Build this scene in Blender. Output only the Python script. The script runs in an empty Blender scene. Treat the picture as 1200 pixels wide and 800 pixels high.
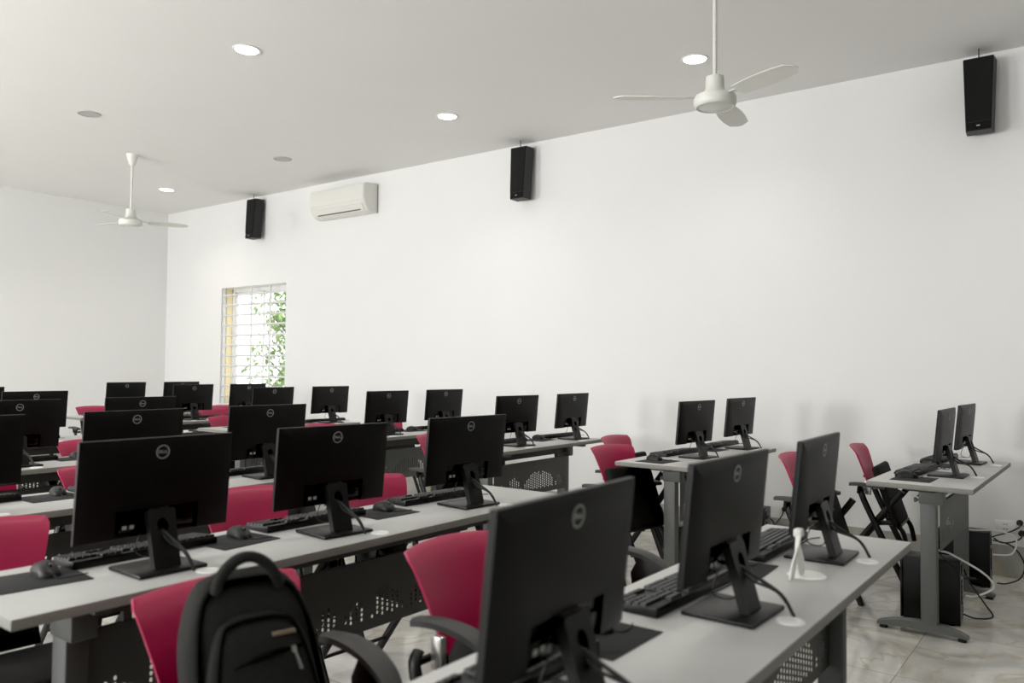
import bpy, bmesh, math, random
from mathutils import Vector, Matrix

random.seed(7)
COL = bpy.context.scene.collection
PI = math.pi
ZD = 0.814            # desk top height
XW, YB, ZC = 6.40, 11.15, 3.60   # side wall, far wall, ceiling
XL, YF = -3.6, -3.2

# ------------------------------------------------------------------ materials
def mat(name, col, rough=0.5, metal=0.0, noise=0.0, nscale=30.0, spec=0.5, emit=None, estr=0.0, bump=0.0, bscale=200.0, coat=0.0):
    m = bpy.data.materials.new(name); m.use_nodes = True
    nt = m.node_tree; b = nt.nodes['Principled BSDF']
    b.inputs['Base Color'].default_value = (*col, 1)
    b.inputs['Roughness'].default_value = rough
    b.inputs['Metallic'].default_value = metal
    b.inputs['Specular IOR Level'].default_value = spec
    if coat: b.inputs['Coat Weight'].default_value = coat
    if emit:
        b.inputs['Emission Color'].default_value = (*emit, 1); b.inputs['Emission Strength'].default_value = estr
    if noise or bump:
        tc = nt.nodes.new('ShaderNodeTexCoord')
    if noise:
        n = nt.nodes.new('ShaderNodeTexNoise'); n.inputs['Scale'].default_value = nscale; n.inputs['Detail'].default_value = 4
        nt.links.new(tc.outputs['Object'], n.inputs['Vector'])
        mx = nt.nodes.new('ShaderNodeMix'); mx.data_type = 'RGBA'
        mx.inputs['A'].default_value = (*[c * (1 - noise) for c in col], 1)
        mx.inputs['B'].default_value = (*[min(1, c * (1 + noise)) for c in col], 1)
        nt.links.new(n.outputs['Fac'], mx.inputs['Factor']); nt.links.new(mx.outputs['Result'], b.inputs['Base Color'])
    if bump:
        n2 = nt.nodes.new('ShaderNodeTexNoise'); n2.inputs['Scale'].default_value = bscale
        nt.links.new(tc.outputs['Object'], n2.inputs['Vector'])
        bp = nt.nodes.new('ShaderNodeBump'); bp.inputs['Strength'].default_value = bump; bp.inputs['Distance'].default_value = 0.002
        nt.links.new(n2.outputs['Fac'], bp.inputs['Height']); nt.links.new(bp.outputs['Normal'], b.inputs['Normal'])
    return m

M = {}
M['wall'] = mat('wall_paint', (0.82, 0.815, 0.80), 0.75, noise=0.015, nscale=3, bump=0.05)
M['wallfront'] = mat('bounce_cutting_wall', (0.22, 0.22, 0.21), 0.8, noise=0.03)  # unseen front wall, darkened to cut bounce onto monitor backs and legs
M['ceil'] = mat('ceiling_paint', (0.85, 0.84, 0.82), 0.8, noise=0.015, nscale=2)
M['white'] = mat('white_plastic', (0.80, 0.80, 0.77), 0.4, noise=0.02)
M['whitemetal'] = mat('white_enamel', (0.74, 0.74, 0.69), 0.35, noise=0.02)
M['frame'] = mat('white_window_paint', (0.8, 0.8, 0.79), 0.45, noise=0.02)
M['bar'] = mat('grey_white_bar_paint', (0.72, 0.72, 0.71), 0.5, noise=0.03)
M['yellow'] = mat('yellow_paint', (0.86, 0.74, 0.46), 0.7, noise=0.05)
M['top'] = mat('grey_laminate', (0.47, 0.47, 0.455), 0.42, noise=0.05, nscale=9, spec=0.4)
M['edge'] = mat('grey_edge_band', (0.20, 0.195, 0.178), 0.5, noise=0.06)
M['deskmetal'] = mat('charcoal_powder_coat', (0.034, 0.036, 0.033), 0.5, noise=0.08, nscale=120, bump=0.1, bscale=700)
M['column'] = mat('grey_powder_coat', (0.115, 0.12, 0.112), 0.45, noise=0.06, nscale=100, bump=0.1, bscale=700)
M['shadedcolumn'] = mat('shaded_powder_coat', (0.045, 0.047, 0.044), 0.5, noise=0.06, nscale=100, bump=0.1, bscale=700)  # column coat with the shade on long-desk legs put into its colour
M['litpanel'] = mat('window_lit_panel_coat', (0.085, 0.088, 0.082), 0.45, noise=0.06, nscale=100, bump=0.1, bscale=700)  # panel coat lightened to paint in window light on the wall desks
M['plastic'] = mat('black_monitor_plastic', (0.0055, 0.0055, 0.0053), 0.42, noise=0.1, nscale=80, bump=0.12, bscale=900, spec=0.28)
M['gloss'] = mat('glossy_black_plastic', (0.003, 0.003, 0.003), 0.25, noise=0.05, spec=0.3)
M['stand'] = mat('black_stand_plastic', (0.008, 0.008, 0.0075), 0.4, noise=0.1, spec=0.3)
M['screen'] = mat('dark_screen', (0.01, 0.01, 0.012), 0.15, noise=0.03)
M['key'] = mat('black_keycap', (0.010, 0.010, 0.0097), 0.5, noise=0.1)
M['rubber'] = mat('black_rubber', (0.012, 0.012, 0.012), 0.7, noise=0.1)
M['mat'] = mat('black_cloth_pad', (0.013, 0.014, 0.014), 0.85, noise=0.2, nscale=300)
M['logo'] = mat('silver_print', (0.36, 0.36, 0.34), 0.4, metal=0.3, noise=0.03)
M['sticker'] = mat('white_sticker', (0.35, 0.35, 0.33), 0.5, noise=0.1)
M['red'] = mat('crimson_plastic', (0.38, 0.008, 0.062), 0.42, noise=0.05, nscale=12, bump=0.08, bscale=600)
M['blackframe'] = mat('black_chair_frame', (0.007, 0.007, 0.007), 0.4, noise=0.1, spec=0.35)
M['arm'] = mat('dark_grey_arm_plastic', (0.035, 0.035, 0.034), 0.5, noise=0.1)
M['seat'] = mat('charcoal_seat_fabric', (0.014, 0.014, 0.0135), 0.85, spec=0.25, noise=0.25, nscale=250, bump=0.3, bscale=500)
M['chrome'] = mat('satin_steel', (0.55, 0.55, 0.52), 0.3, metal=0.8, noise=0.05)
M['pack'] = mat('black_backpack_cloth', (0.020, 0.020, 0.0185), 0.85, noise=0.35, spec=0.2, nscale=160, bump=0.4, bscale=500)
M['packseam'] = mat('black_piping', (0.006, 0.006, 0.006), 0.8, noise=0.1, spec=0.1)
M['tag'] = mat('bronze_tag', (0.22, 0.17, 0.12), 0.45, noise=0.4, nscale=220)
M['speaker'] = mat('black_speaker_cabinet', (0.008, 0.008, 0.008), 0.5, noise=0.1)
M['grille'] = mat('black_speaker_cloth', (0.004, 0.004, 0.004), 0.9, noise=0.2, nscale=300)
M['ac'] = mat('ac_white_plastic', (0.76, 0.75, 0.70), 0.35, noise=0.01)
M['acdark'] = mat('ac_dark_slot', (0.03, 0.03, 0.03), 0.6, noise=0.05)
M['lampon'] = mat('lit_diffuser', (1, 1, 1), 0.5, emit=(1, 0.98, 0.95), estr=14, noise=0.01)
M['lampoff'] = mat('unlit_diffuser', (0.45, 0.45, 0.43), 0.4, noise=0.02)
M['pc'] = mat('black_pc_case', (0.006, 0.006, 0.006), 0.4, noise=0.1, spec=0.3)
M['pcrear'] = mat('pc_rear_steel', (0.20, 0.20, 0.195), 0.4, metal=0.6, noise=0.2, nscale=60)
M['cablew'] = mat('white_cable', (0.70, 0.70, 0.67), 0.5, noise=0.03)
M['cableb'] = mat('black_cable', (0.010, 0.010, 0.010), 0.5, noise=0.05)
M['leaf'] = mat('green_leaf', (0.30, 0.42, 0.16), 0.6, noise=0.5, nscale=3)
M['bark'] = mat('grey_bark', (0.15, 0.12, 0.09), 0.9, noise=0.3, nscale=12)
M['soil'] = mat('pale_ground', (0.55, 0.52, 0.45), 0.9, noise=0.1)

def marble(name, tile=0.8, rough=0.09, base=(0.60, 0.59, 0.55)):
    m = bpy.data.materials.new(name); m.use_nodes = True
    nt = m.node_tree; L = nt.links.new; N = nt.nodes.new
    b = nt.nodes['Principled BSDF']; b.inputs['Roughness'].default_value = rough
    tc = N('ShaderNodeTexCoord')
    br = N('ShaderNodeTexBrick'); br.offset = 0.0; br.inputs['Scale'].default_value = 1.0
    br.inputs['Brick Width'].default_value = tile; br.inputs['Row Height'].default_value = tile
    br.inputs['Mortar Size'].default_value = 0.0022
    br.inputs['Color1'].default_value = (0, 0, 0, 1); br.inputs['Color2'].default_value = (1, 1, 1, 1)
    br.inputs['Mortar'].default_value = (0.5, 0.5, 0.5, 1)
    L(tc.outputs['Object'], br.inputs['Vector'])
    # offset the veins per tile
    ad = N('ShaderNodeVectorMath'); ad.operation = 'MULTIPLY_ADD'
    ad.inputs[1].default_value = (7.3, 4.1, 2.2)
    L(br.outputs['Color'], ad.inputs[0]); L(tc.outputs['Object'], ad.inputs[2])
    n1 = N('ShaderNodeTexNoise'); n1.inputs['Scale'].default_value = 2.4; n1.inputs['Detail'].default_value = 7; n1.inputs['Distortion'].default_value = 1.6
    n2 = N('ShaderNodeTexNoise'); n2.inputs['Scale'].default_value = 1.6; n2.inputs['Detail'].default_value = 5; n2.inputs['Distortion'].default_value = 1.2
    L(ad.outputs[0], n1.inputs['Vector']); L(ad.outputs[0], n2.inputs['Vector'])
    r1 = N('ShaderNodeValToRGB'); e = r1.color_ramp.elements
    e[0].position = 0.30; e[0].color = (base[0] * 0.74, base[1] * 0.75, base[2] * 0.75, 1)
    e[1].position = 0.62; e[1].color = (base[0] * 1.12, base[1] * 1.12, base[2] * 1.12, 1)
    L(n1.outputs['Fac'], r1.inputs['Fac'])
    r2 = N('ShaderNodeValToRGB'); e = r2.color_ramp.elements
    e[0].position = 0.46; e[0].color = (0, 0, 0, 1); e[1].position = 0.54; e[1].color = (0, 0, 0, 1)
    x = r2.color_ramp.elements.new(0.50); x.color = (0.42, 0.42, 0.42, 1)
    L(n2.outputs['Fac'], r2.inputs['Fac'])
    mx = N('ShaderNodeMix'); mx.data_type = 'RGBA'
    mx.inputs['B'].default_value = (0.36, 0.28, 0.15, 1)
    L(r2.outputs['Color'], mx.inputs['Factor']); L(r1.outputs['Color'], mx.inputs['A'])
    m2 = N('ShaderNodeMix'); m2.data_type = 'RGBA'; m2.inputs['B'].default_value = (0.30, 0.29, 0.27, 1)
    L(br.outputs['Fac'], m2.inputs['Factor']); L(mx.outputs['Result'], m2.inputs['A'])
    L(m2.outputs['Result'], b.inputs['Base Color'])
    return m
M['floor'] = marble('polished_marble_tile')
M['skirt'] = marble('marble_skirting', 0.8, 0.3, (0.40, 0.39, 0.36))

def glass():
    m = bpy.data.materials.new('window_glass'); m.use_nodes = True
    nt = m.node_tree; nt.nodes.clear(); N = nt.nodes.new; L = nt.links.new
    o = N('ShaderNodeOutputMaterial'); t = N('ShaderNodeBsdfTransparent'); g = N('ShaderNodeBsdfGlossy')
    g.inputs['Roughness'].default_value = 0.02
    mx = N('ShaderNodeMixShader'); mx.inputs[0].default_value = 0.07; L(t.outputs[0], mx.inputs[1]); L(g.outputs[0], mx.inputs[2]); L(mx.outputs[0], o.inputs[0])
    return m
M['glass'] = glass()

# ------------------------------------------------------------------ mesh helpers
class MB:
    def __init__(s): s.v = []; s.f = []; s.mi = []
    def add(s, vs, fs, mi=0):
        b = len(s.v); s.v += [tuple(p) for p in vs]
        for f in fs: s.f.append([b + i for i in f]); s.mi.append(mi)
    def box(s, x0, x1, y0, y1, z0, z1, mi=0, bev=0.0, M4=None, seg=2):
        bm = bmesh.new(); bmesh.ops.create_cube(bm, size=1)
        for v in bm.verts:
            v.co = Vector(((x0 + x1) / 2 + v.co.x * (x1 - x0), (y0 + y1) / 2 + v.co.y * (y1 - y0), (z0 + z1) / 2 + v.co.z * (z1 - z0)))
        if bev: bmesh.ops.bevel(bm, geom=bm.edges[:], offset=bev, segments=seg, profile=0.5, affect='EDGES')
        s.bm(bm, mi, M4)
    def bm(s, bm, mi=0, M4=None):
        if M4 is not None: bm.transform(M4)
        bm.verts.index_update()
        s.add([v.co[:] for v in bm.verts], [[v.index for v in f.verts] for f in bm.faces], mi); bm.free()
    def prism(s, pts, a0, a1, axis='y', mi=0, bev=0.0, M4=None):
        """outline pts (2D) extruded along an axis: y -> (u, a, w), x -> (a, u, w), z -> (u, w, a)"""
        bm = bmesh.new()
        def P(u, w, a): return {'y': (u, a, w), 'x': (a, u, w), 'z': (u, w, a)}[axis]
        A = [bm.verts.new(P(u, w, a0)) for u, w in pts]; B = [bm.verts.new(P(u, w, a1)) for u, w in pts]
        n = len(pts)
        bm.faces.new(A); bm.faces.new(B[::-1])
        for i in range(n): bm.faces.new((A[i], B[i], B[(i + 1) % n], A[(i + 1) % n]))
        bmesh.ops.recalc_face_normals(bm, faces=bm.faces[:])
        if bev: bmesh.ops.bevel(bm, geom=bm.edges[:], offset=bev, segments=2, profile=0.5, affect='EDGES')
        s.bm(bm, mi, M4)
    def tube(s, pts, r, n=8, mi=0, smooth=0, sx=1.0, closed=False):
        pts = [Vector(p) for p in pts]
        if smooth: pts = catmull(pts, smooth, closed)
        k = len(pts); rs = r if isinstance(r, (list, tuple)) else [r] * k
        if len(rs) != k: rs = [rs[min(len(rs) - 1, int(i * len(rs) / k))] for i in range(k)]
        T = []
        for i in range(k):
            if closed: d = pts[(i + 1) % k] - pts[i - 1]
            else: d = pts[min(i + 1, k - 1)] - pts[max(i - 1, 0)]
            T.append(d.normalized() if d.length > 1e-9 else Vector((0, 0, 1)))
        up = Vector((1, 0, 0)) if abs(T[0].x) < 0.9 else Vector((0, 0, 1))
        nrm = (up - T[0] * up.dot(T[0])).normalized()
        vs = []; fs = []
        for i in range(k):
            nrm = (nrm - T[i] * nrm.dot(T[i])).normalized(); bi = T[i].cross(nrm)
            for j in range(n):
                a = 2 * PI * j / n
                vs.append(pts[i] + nrm * (math.cos(a) * rs[i] * sx) + bi * (math.sin(a) * rs[i]))
        for i in range(k - (0 if closed else 1)):
            for j in range(n):
                a, b2 = i * n + j, i * n + (j + 1) % n; c, d = ((i + 1) % k) * n + j, ((i + 1) % k) * n + (j + 1) % n
                fs.append((a, b2, d, c))
        if not closed: fs.append(tuple(range(n))[::-1]); fs.append(tuple((k - 1) * n + j for j in range(n)))
        s.add(vs, fs, mi)
    def lathe(s, prof, n=24, c=(0, 0, 0), mi=0, cap=True):
        vs = []; fs = []
        for r, z in prof:
            for j in range(n):
                a = 2 * PI * j / n; vs.append((c[0] + r * math.cos(a), c[1] + r * math.sin(a), c[2] + z))
        for i in range(len(prof) - 1):
            for j in range(n): fs.append((i * n + j, i * n + (j + 1) % n, (i + 1) * n + (j + 1) % n, (i + 1) * n + j))
        if cap and prof[0][0] > 1e-6: fs.append(tuple(range(n))[::-1])
        if cap and prof[-1][0] > 1e-6: fs.append(tuple((len(prof) - 1) * n + j for j in range(n)))
        s.add(vs, fs, mi)
    def mesh(s, name, mats, smooth=40):
        me = bpy.data.meshes.new(name); me.from_pydata(s.v, [], s.f)
        for m in (mats if isinstance(mats, (list, tuple)) else [mats]): me.materials.append(m)
        for p, i in zip(me.polygons, s.mi): p.material_index = i
        bm = bmesh.new(); bm.from_mesh(me)
        bmesh.ops.remove_doubles(bm, verts=bm.verts[:], dist=1e-6)
        bmesh.ops.recalc_face_normals(bm, faces=bm.faces[:])
        bm.to_mesh(me); bm.free()
        if smooth:
            for p in me.polygons: p.use_smooth = True
            me.set_sharp_from_angle(angle=math.radians(smooth))
        return me
    def build(s, name, mats, parent=None, smooth=40):
        o = bpy.data.objects.new(name, s.mesh(name, mats, smooth)); COL.objects.link(o)
        if parent: o.parent = parent
        return o

def catmull(p, k, closed=False):
    out = []; n = len(p)
    for i in range(n if closed else n - 1):
        if closed: a, b, c, d = p[i - 1], p[i], p[(i + 1) % n], p[(i + 2) % n]
        else: a, b, c, d = p[max(i - 1, 0)], p[i], p[i + 1], p[min(i + 2, n - 1)]
        for j in range(k):
            t = j / k
            out.append(0.5 * ((2 * b) + (c - a) * t + (2 * a - 5 * b + 4 * c - d) * t * t + (3 * b - a - 3 * c + d) * t ** 3))
    if not closed: out.append(p[-1])
    return out

def curve_mesh(loops, depth, name='shape'):
    """flat outline with holes, extruded along +-z by depth, as a plain mesh"""
    cu = bpy.data.curves.new(name, 'CURVE'); cu.dimensions = '2D'; cu.fill_mode = 'BOTH'; cu.extrude = depth
    for lp in loops:
        sp = cu.splines.new('POLY'); sp.points.add(len(lp) - 1); sp.use_cyclic_u = True
        for q, (x, y) in zip(sp.points, lp): q.co = (x, y, 0, 1)
    return grab(cu)

def grab(cu):
    o = bpy.data.objects.new('tmp', cu); COL.objects.link(o)
    dg = bpy.context.evaluated_depsgraph_get(); dg.update()
    me = bpy.data.meshes.new_from_object(o.evaluated_get(dg))
    bpy.data.objects.remove(o); bpy.data.curves.remove(cu)
    return me

def text_mesh(txt, size, depth=0.0003, shear=0.0):
    cu = bpy.data.curves.new('lettering', 'FONT'); cu.body = txt; cu.size = size; cu.extrude = depth
    cu.align_x = 'CENTER'; cu.align_y = 'CENTER'; cu.shear = shear; cu.offset = size * 0.02
    return grab(cu)

def add_mesh(mb, me, M4, mi=0):
    mb.add([(M4 @ v.co)[:] for v in me.vertices], [list(p.vertices) for p in me.polygons], mi)

def tag(o, label, cat, group=None, kind=None):
    o['label'] = label; o['category'] = cat
    if group: o['group'] = group
    if kind: o['kind'] = kind
    return o
def empty(name, loc=(0, 0, 0), rz=0.0):
    o = bpy.data.objects.new(name, None); o.empty_display_size = 0.1; COL.objects.link(o)
    o.location = loc; o.rotation_euler = (0, 0, rz); return o
def kids(o): return [c for c in bpy.data.objects if c.parent == o]
def build_tree(o):                       # cache the tree of a prototype
    return (o, [build_tree(c) for c in kids(o)])
def copy_tree(t, parent=None):
    c = t[0].copy(); COL.objects.link(c)
    if parent: c.parent = parent
    for k in t[1]: copy_tree(k, c)
    return c
def structure(o): o['kind'] = 'structure'; return o

# ------------------------------------------------------------------ the room
T = 0.22
mb = MB(); mb.box(XL - T, XW + T, YF - T, YB + T, -0.15, 0); structure(mb.build('floor', M['floor'], smooth=0))
mb = MB(); mb.box(XL - T, XW + T, YF - T, YB + T, ZC, ZC + 0.15); structure(mb.build('ceiling', M['ceil'], smooth=0))
WY0, WY1, WZ0, WZ1 = 8.36, 9.76, 0.86, 2.43       # window opening in the side wall
mb = MB()
mb.box(XW, XW + T, YF - T, WY0, 0, ZC); mb.box(XW, XW + T, WY1, YB + T, 0, ZC)
mb.box(XW, XW + T, WY0, WY1, 0, WZ0); mb.box(XW, XW + T, WY0, WY1, WZ1, ZC)
structure(mb.build('wall_right', M['wall'], smooth=0))
mb = MB(); mb.box(XL - T, XW, YB, YB + T, 0, ZC); structure(mb.build('wall_back', M['wall'], smooth=0))
mb = MB(); mb.box(XL - T, XW, YF - T, YF, 0, ZC); structure(mb.build('wall_front', M['wallfront'], smooth=0))
lw = [(-2.2, -0.6), (1.0, 2.6), (4.2, 5.8), (7.4, 9.0)]   # openings of the opposite wall
mb = MB(); y = YF
for a, b in lw:
    mb.box(XL - T, XL, y, a, 0, ZC); mb.box(XL - T, XL, a, b, 0, 0.9); mb.box(XL - T, XL, a, b, 2.9, ZC); y = b
mb.box(XL - T, XL, y, YB, 0, ZC)
structure(mb.build('wall_left', M['wall'], smooth=0))
mb = MB(); mb.box(XW - 0.012, XW, YF, YB - 0.012, 0, 0.21, bev=0.002); structure(mb.build('baseboard_right', M['skirt'], smooth=0))
mb = MB(); mb.box(XL, XW, YB - 0.012, YB, 0, 0.21, bev=0.002); structure(mb.build('baseboard_back', M['skirt'], smooth=0))

# window: yellow outer reveal, white frame, sliding sashes, security grille
win = structure(empty('window_1', (XW, 0, 0)))
mb = MB()
mb.box(0.08, 0.168, WY1 - 0.012, WY1 - 0.001, WZ0, WZ1); mb.box(0.08, 0.168, WY0 + 0.001, WY0 + 0.012, WZ0, WZ1)
mb.build('window_reveal', M['yellow'], win, 0)
mb = MB()
fx0, fx1 = 0.17, 0.215
for a, b in ((WY0 + 0.001, WY0 + 0.05), (WY1 - 0.05, WY1 - 0.001)): mb.box(fx0, fx1, a, b, WZ0, WZ1, bev=0.004)
mb.box(fx0, fx1, WY0, WY1, WZ1 - 0.05, WZ1 - 0.001, bev=0.004); mb.box(fx0, fx1, WY0, WY1, WZ0 + 0.001, WZ0 + 0.05, bev=0.004)
mb.build('window_frame', M['frame'], win)
for k in range(2):
    a = WY0 + 0.05 + k * 0.64; b = a + 0.66
    mb = MB(); x0 = 0.172 + 0.02 * k
    for p, q in ((a, a + 0.04), (b - 0.04, b)): mb.box(x0, x0 + 0.02, p, q, WZ0 + 0.05, WZ1 - 0.05, bev=0.003)
    mb.box(x0, x0 + 0.02, a, b, WZ0 + 0.05, WZ0 + 0.09, bev=0.003); mb.box(x0, x0 + 0.02, a, b, WZ1 - 0.09, WZ1 - 0.05, bev=0.003)
    sash = mb.build('window_sash', M['frame'], win)
    mb = MB(); mb.add([(x0 + 0.01, a + 0.035, WZ0 + 0.085), (x0 + 0.01, b - 0.035, WZ0 + 0.085), (x0 + 0.01, b - 0.035, WZ1 - 0.085), (x0 + 0.01, a + 0.035, WZ1 - 0.085)], [(0, 1, 2, 3)]); mb.build('glass_pane', M['glass'], sash, 0)
mb = MB()
z = WZ0 + 0.06
for i in range(11):
    zz = WZ1 - 0.10 - i * 0.137
    mb.tube([(0.03, WY0 - 0.0, zz), (0.03, WY1, zz)], 0.0135, 8)
for yy in (WY0 + 0.015, 8.72, 9.12, 9.50, WY1 - 0.02): mb.box(0.022, 0.038, yy - 0.011, yy + 0.011, WZ0, WZ1)
mb.build('security_grille', M['bar'], win)

# outside: pale ground, a leafy tree
mb = MB(); mb.box(XW + T, 26, -6, 40, -0.5, -0.2); structure(mb.build('ground', M['soil'], smooth=0))
tree = tag(empty('tree', (10.6, 13.4, -0.2)), 'green leafy tree standing outside the barred window', 'tree')
mb = MB(); mb.tube([(0, 0, 0), (0.05, 0.03, 0.9), (0, 0.1, 1.8), (0.1, 0, 3.2)], [0.11, 0.09, 0.07, 0.03], 8, smooth=3)
for a in range(6): mb.tube([(0, 0.05, 0.8 + 0.3 * a), (0.6 * math.cos(a * 2.3), 0.6 * math.sin(a * 2.3), 1.4 + 0.3 * a)], [0.03, 0.01], 5)
mb.build('trunk', M['bark'], tree)
mb = MB()
for i in range(5200):
    a = random.uniform(0, 2 * PI); r = 1.05 * math.sqrt(random.random()); h = random.uniform(0.3, 4.3)
    lump = 0.75 + 0.35 * math.sin(h * 4 + a * 3)
    c = Vector((r * math.cos(a) * lump, r * math.sin(a) * lump, h)); s_ = random.uniform(0.05, 0.11)
    R = Matrix.Rotation(random.uniform(0, 6.3), 3, 'Z') @ Matrix.Rotation(random.uniform(-1, 1), 3, 'X')
    vs = [c + R @ Vector(p) for p in ((0, -s_, 0), (s_ * 0.45, 0, 0.01), (0, s_, 0), (-s_ * 0.45, 0, 0.01))]
    mb.add(vs, [(0, 1, 2, 3)])
mb.build('foliage', M['leaf'], tree, 0)

# ------------------------------------------------------------------ ceiling lights, fans, speakers, air conditioner
def downlight(x, y, on, label):
    t = tag(empty('downlight', (x, y, ZC)), label, 'ceiling light', 'round downlights in the ceiling')
    mb = MB(); mb.lathe([(0.078, 0.0), (0.082, -0.006), (0.092, -0.007), (0.097, -0.003), (0.098, 0.0)], 32, cap=False); mb.build('trim_ring', M['white'] if on else M['lampoff'], t)
    mb = MB(); mb.lathe([(0.0, -0.004), (0.079, -0.004)], 32, cap=False); mb.build('diffuser', M['lampon'] if on else M['lampoff'], t)
    if on:
        l = bpy.data.lights.new('downlight_or_fill_lamp', 'SPOT'); l.energy = 34; l.color = (1, 0.96, 0.9); l.spot_size = 2.4; l.spot_blend = 1; l.shadow_soft_size = 0.07
        o = bpy.data.objects.new('downlight_or_fill_lamp', l); COL.objects.link(o); o.location = (x, y, ZC - 0.03)
downlight(3.336, 4.845, True, 'lit round ceiling light, largest, farthest from the side wall')
downlight(5.314, 2.359, True, 'lit round ceiling light beside the rod of the near ceiling fan')
downlight(5.279, 4.681, True, 'lit round ceiling light above the middle wall speaker')
downlight(5.469, 9.585, True, 'lit small round ceiling light near the room corner beside the far fan')
downlight(3.389, 7.244, False, 'unlit grey round ceiling light in front of the far fan')
downlight(5.363, 7.107, False, 'unlit grey round ceiling light near the air conditioner')

for x, y in ((1.4, -0.05), (3.36, -0.05), (5.3, -0.05), (1.4, 2.36), (3.36, 2.36), (1.4, 4.8), (1.4, 7.2), (1.4, 9.6), (3.36, 9.6)):   # unseen fill lamps added beyond the frame to brighten desks and floor
    l = bpy.data.lights.new('downlight_or_fill_lamp', 'SPOT'); l.energy = 40; l.color = (1, 0.97, 0.92); l.spot_size = 2.4; l.spot_blend = 1; l.shadow_soft_size = 0.07
    o = bpy.data.objects.new('downlight_or_fill_lamp', l); COL.objects.link(o); o.location = (x, y, ZC - 0.03)

def fan(x, y, zh, rot, label, shift=0.0):
    t = tag(empty('ceiling_fan', (x, y, 0)), label, 'ceiling fan', 'white ceiling fans')
    mb = MB(); mb.lathe([(0.0, ZC - 0.12), (0.02, ZC - 0.12), (0.035, ZC - 0.09), (0.06, ZC - 0.01), (0.062, ZC)], 24); mb.build('canopy', M['whitemetal'], t)
    mb = MB(); mb.tube([(0, 0, ZC - 0.1), (0, 0, zh + 0.1)], 0.012, 10); mb.build('rod', M['whitemetal'], t)
    mb = MB(); mb.lathe([(0.012, zh + 0.16), (0.050, zh + 0.155), (0.053, zh + 0.085), (0.070, zh + 0.060)], 24); mb.build('rod_cover', M['whitemetal'], t)
    mb = MB(); mb.lathe([(0.0, zh + 0.063), (0.062, zh + 0.062), (0.10, zh + 0.05), (0.112, zh + 0.044), (0.118, zh + 0.03), (0.118, zh + 0.004), (0.112, zh - 0.012), (0.103, zh - 0.019), (0.097, zh - 0.013), (0.05, zh - 0.024), (0.0, zh - 0.028)], 32); m_ = mb.build('motor', M['whitemetal'], t)
    for k in range(3):
        a = rot + k * 2 * PI / 3
        mb = MB(); vs = []; fs = []; n = 10
        for i in range(n + 1):
            u = i / n; r = 0.17 + 0.40 * u; w = (0.05 + 0.018 * math.sin(u * PI)) * (1 if u < 0.9 else math.sqrt(max(0.05, 1 - ((u - 0.9) / 0.1) ** 2)))
            tw = -math.radians(12 - 4 * u)
            for s_ in (-1, 1):
                for d in (0.0, 0.004): vs.append((r, s_ * w * math.cos(tw), zh + 0.03 + s_ * w * math.sin(tw) + d))
        for i in range(n):
            b = i * 4
            fs += [(b, b + 2, b + 6, b + 4), (b + 1, b + 5, b + 7, b + 3), (b, b + 4, b + 5, b + 1), (b + 2, b + 3, b + 7, b + 6)]
        fs += [(0, 1, 3, 2), (n * 4, n * 4 + 2, n * 4 + 3, n * 4 + 1)]
        mb.add(vs, fs)
        bl = mb.build('blade', M['whitemetal'], t); bl.rotation_euler = (0, 0, a)
        mb = MB(); mb.box(0.10, 0.21, -0.016, 0.016, zh + 0.034, zh + 0.04, bev=0.002); ir = mb.build('blade_iron', M['whitemetal'], bl)
    return t
fan(4.25, 1.765, 2.87, math.radians(126.75), 'white ceiling fan hanging in front of the blank side wall')
fan(4.335, 8.283, 2.86, math.radians(-22), 'white ceiling fan hanging in front of the far wall')

def speaker(y, label):
    t = tag(empty('wall_speaker', (XW, y, 0)), label, 'speaker', 'black speakers high on the side wall')
    # tapered cabinet, leaning slightly down into the room
    def cab(d0, d1, ins, z0, z1):
        m = MB()
        wt, wb = 0.098 - ins, 0.082 - ins
        def yy(z): return wb + (wt - wb) * (z - 3.02) / 0.51
        def xx(z, d): return -0.055 - d + 0.03 * (z - 3.02) / 0.51 - 0.012
        vs = []
        for z in (z0, z1):
            w = yy(z)
            vs += [(xx(z, d0), -w, z), (xx(z, d1), -w * 0.93, z), (xx(z, d1), w * 0.93, z), (xx(z, d0), w, z)]
        m.add(vs, [(0, 1, 2, 3), (7, 6, 5, 4), (0, 4, 5, 1), (1, 5, 6, 2), (2, 6, 7, 3), (3, 7, 4, 0)]); return m
    cab(0.0, 0.125, 0.0, 3.02, 3.53).build('cabinet', M['speaker'], t, 0)
    cab(0.126, 0.136, 0.006, 3.085, 3.522).build('grille', M['grille'], t, 0)
    cab(0.126, 0.132, 0.006, 3.026, 3.078).build('front_plate', M['gloss'], t, 0)
    mb = MB(); mb.box(-0.2015, -0.196, -0.010, 0.010, 3.048, 3.056); mb.build('badge', M['logo'], t, 0)
    mb = MB(); mb.box(-0.012, 0, -0.04, 0.04, 3.38, 3.50, bev=0.003); mb.tube([(-0.01, 0, 3.44), (-0.075, 0, 3.44)], 0.014, 8)
    mb.build('wall_bracket', M['speaker'], t)
    mb = MB(); mb.tube([(-0.13, 0, 3.53), (-0.13, 0, ZC)], 0.004, 6); mb.build('hanger', M['speaker'], t)
speaker(0.70, 'black tapered speaker high on the wall above the two-tower desk, nearest the camera'.replace(', nearest the camera', ''))
speaker(4.60, 'black tapered speaker on the wall beside the air conditioner, facing the middle rows')
speaker(8.89, 'black tapered speaker high on the wall above the barred window')

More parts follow.
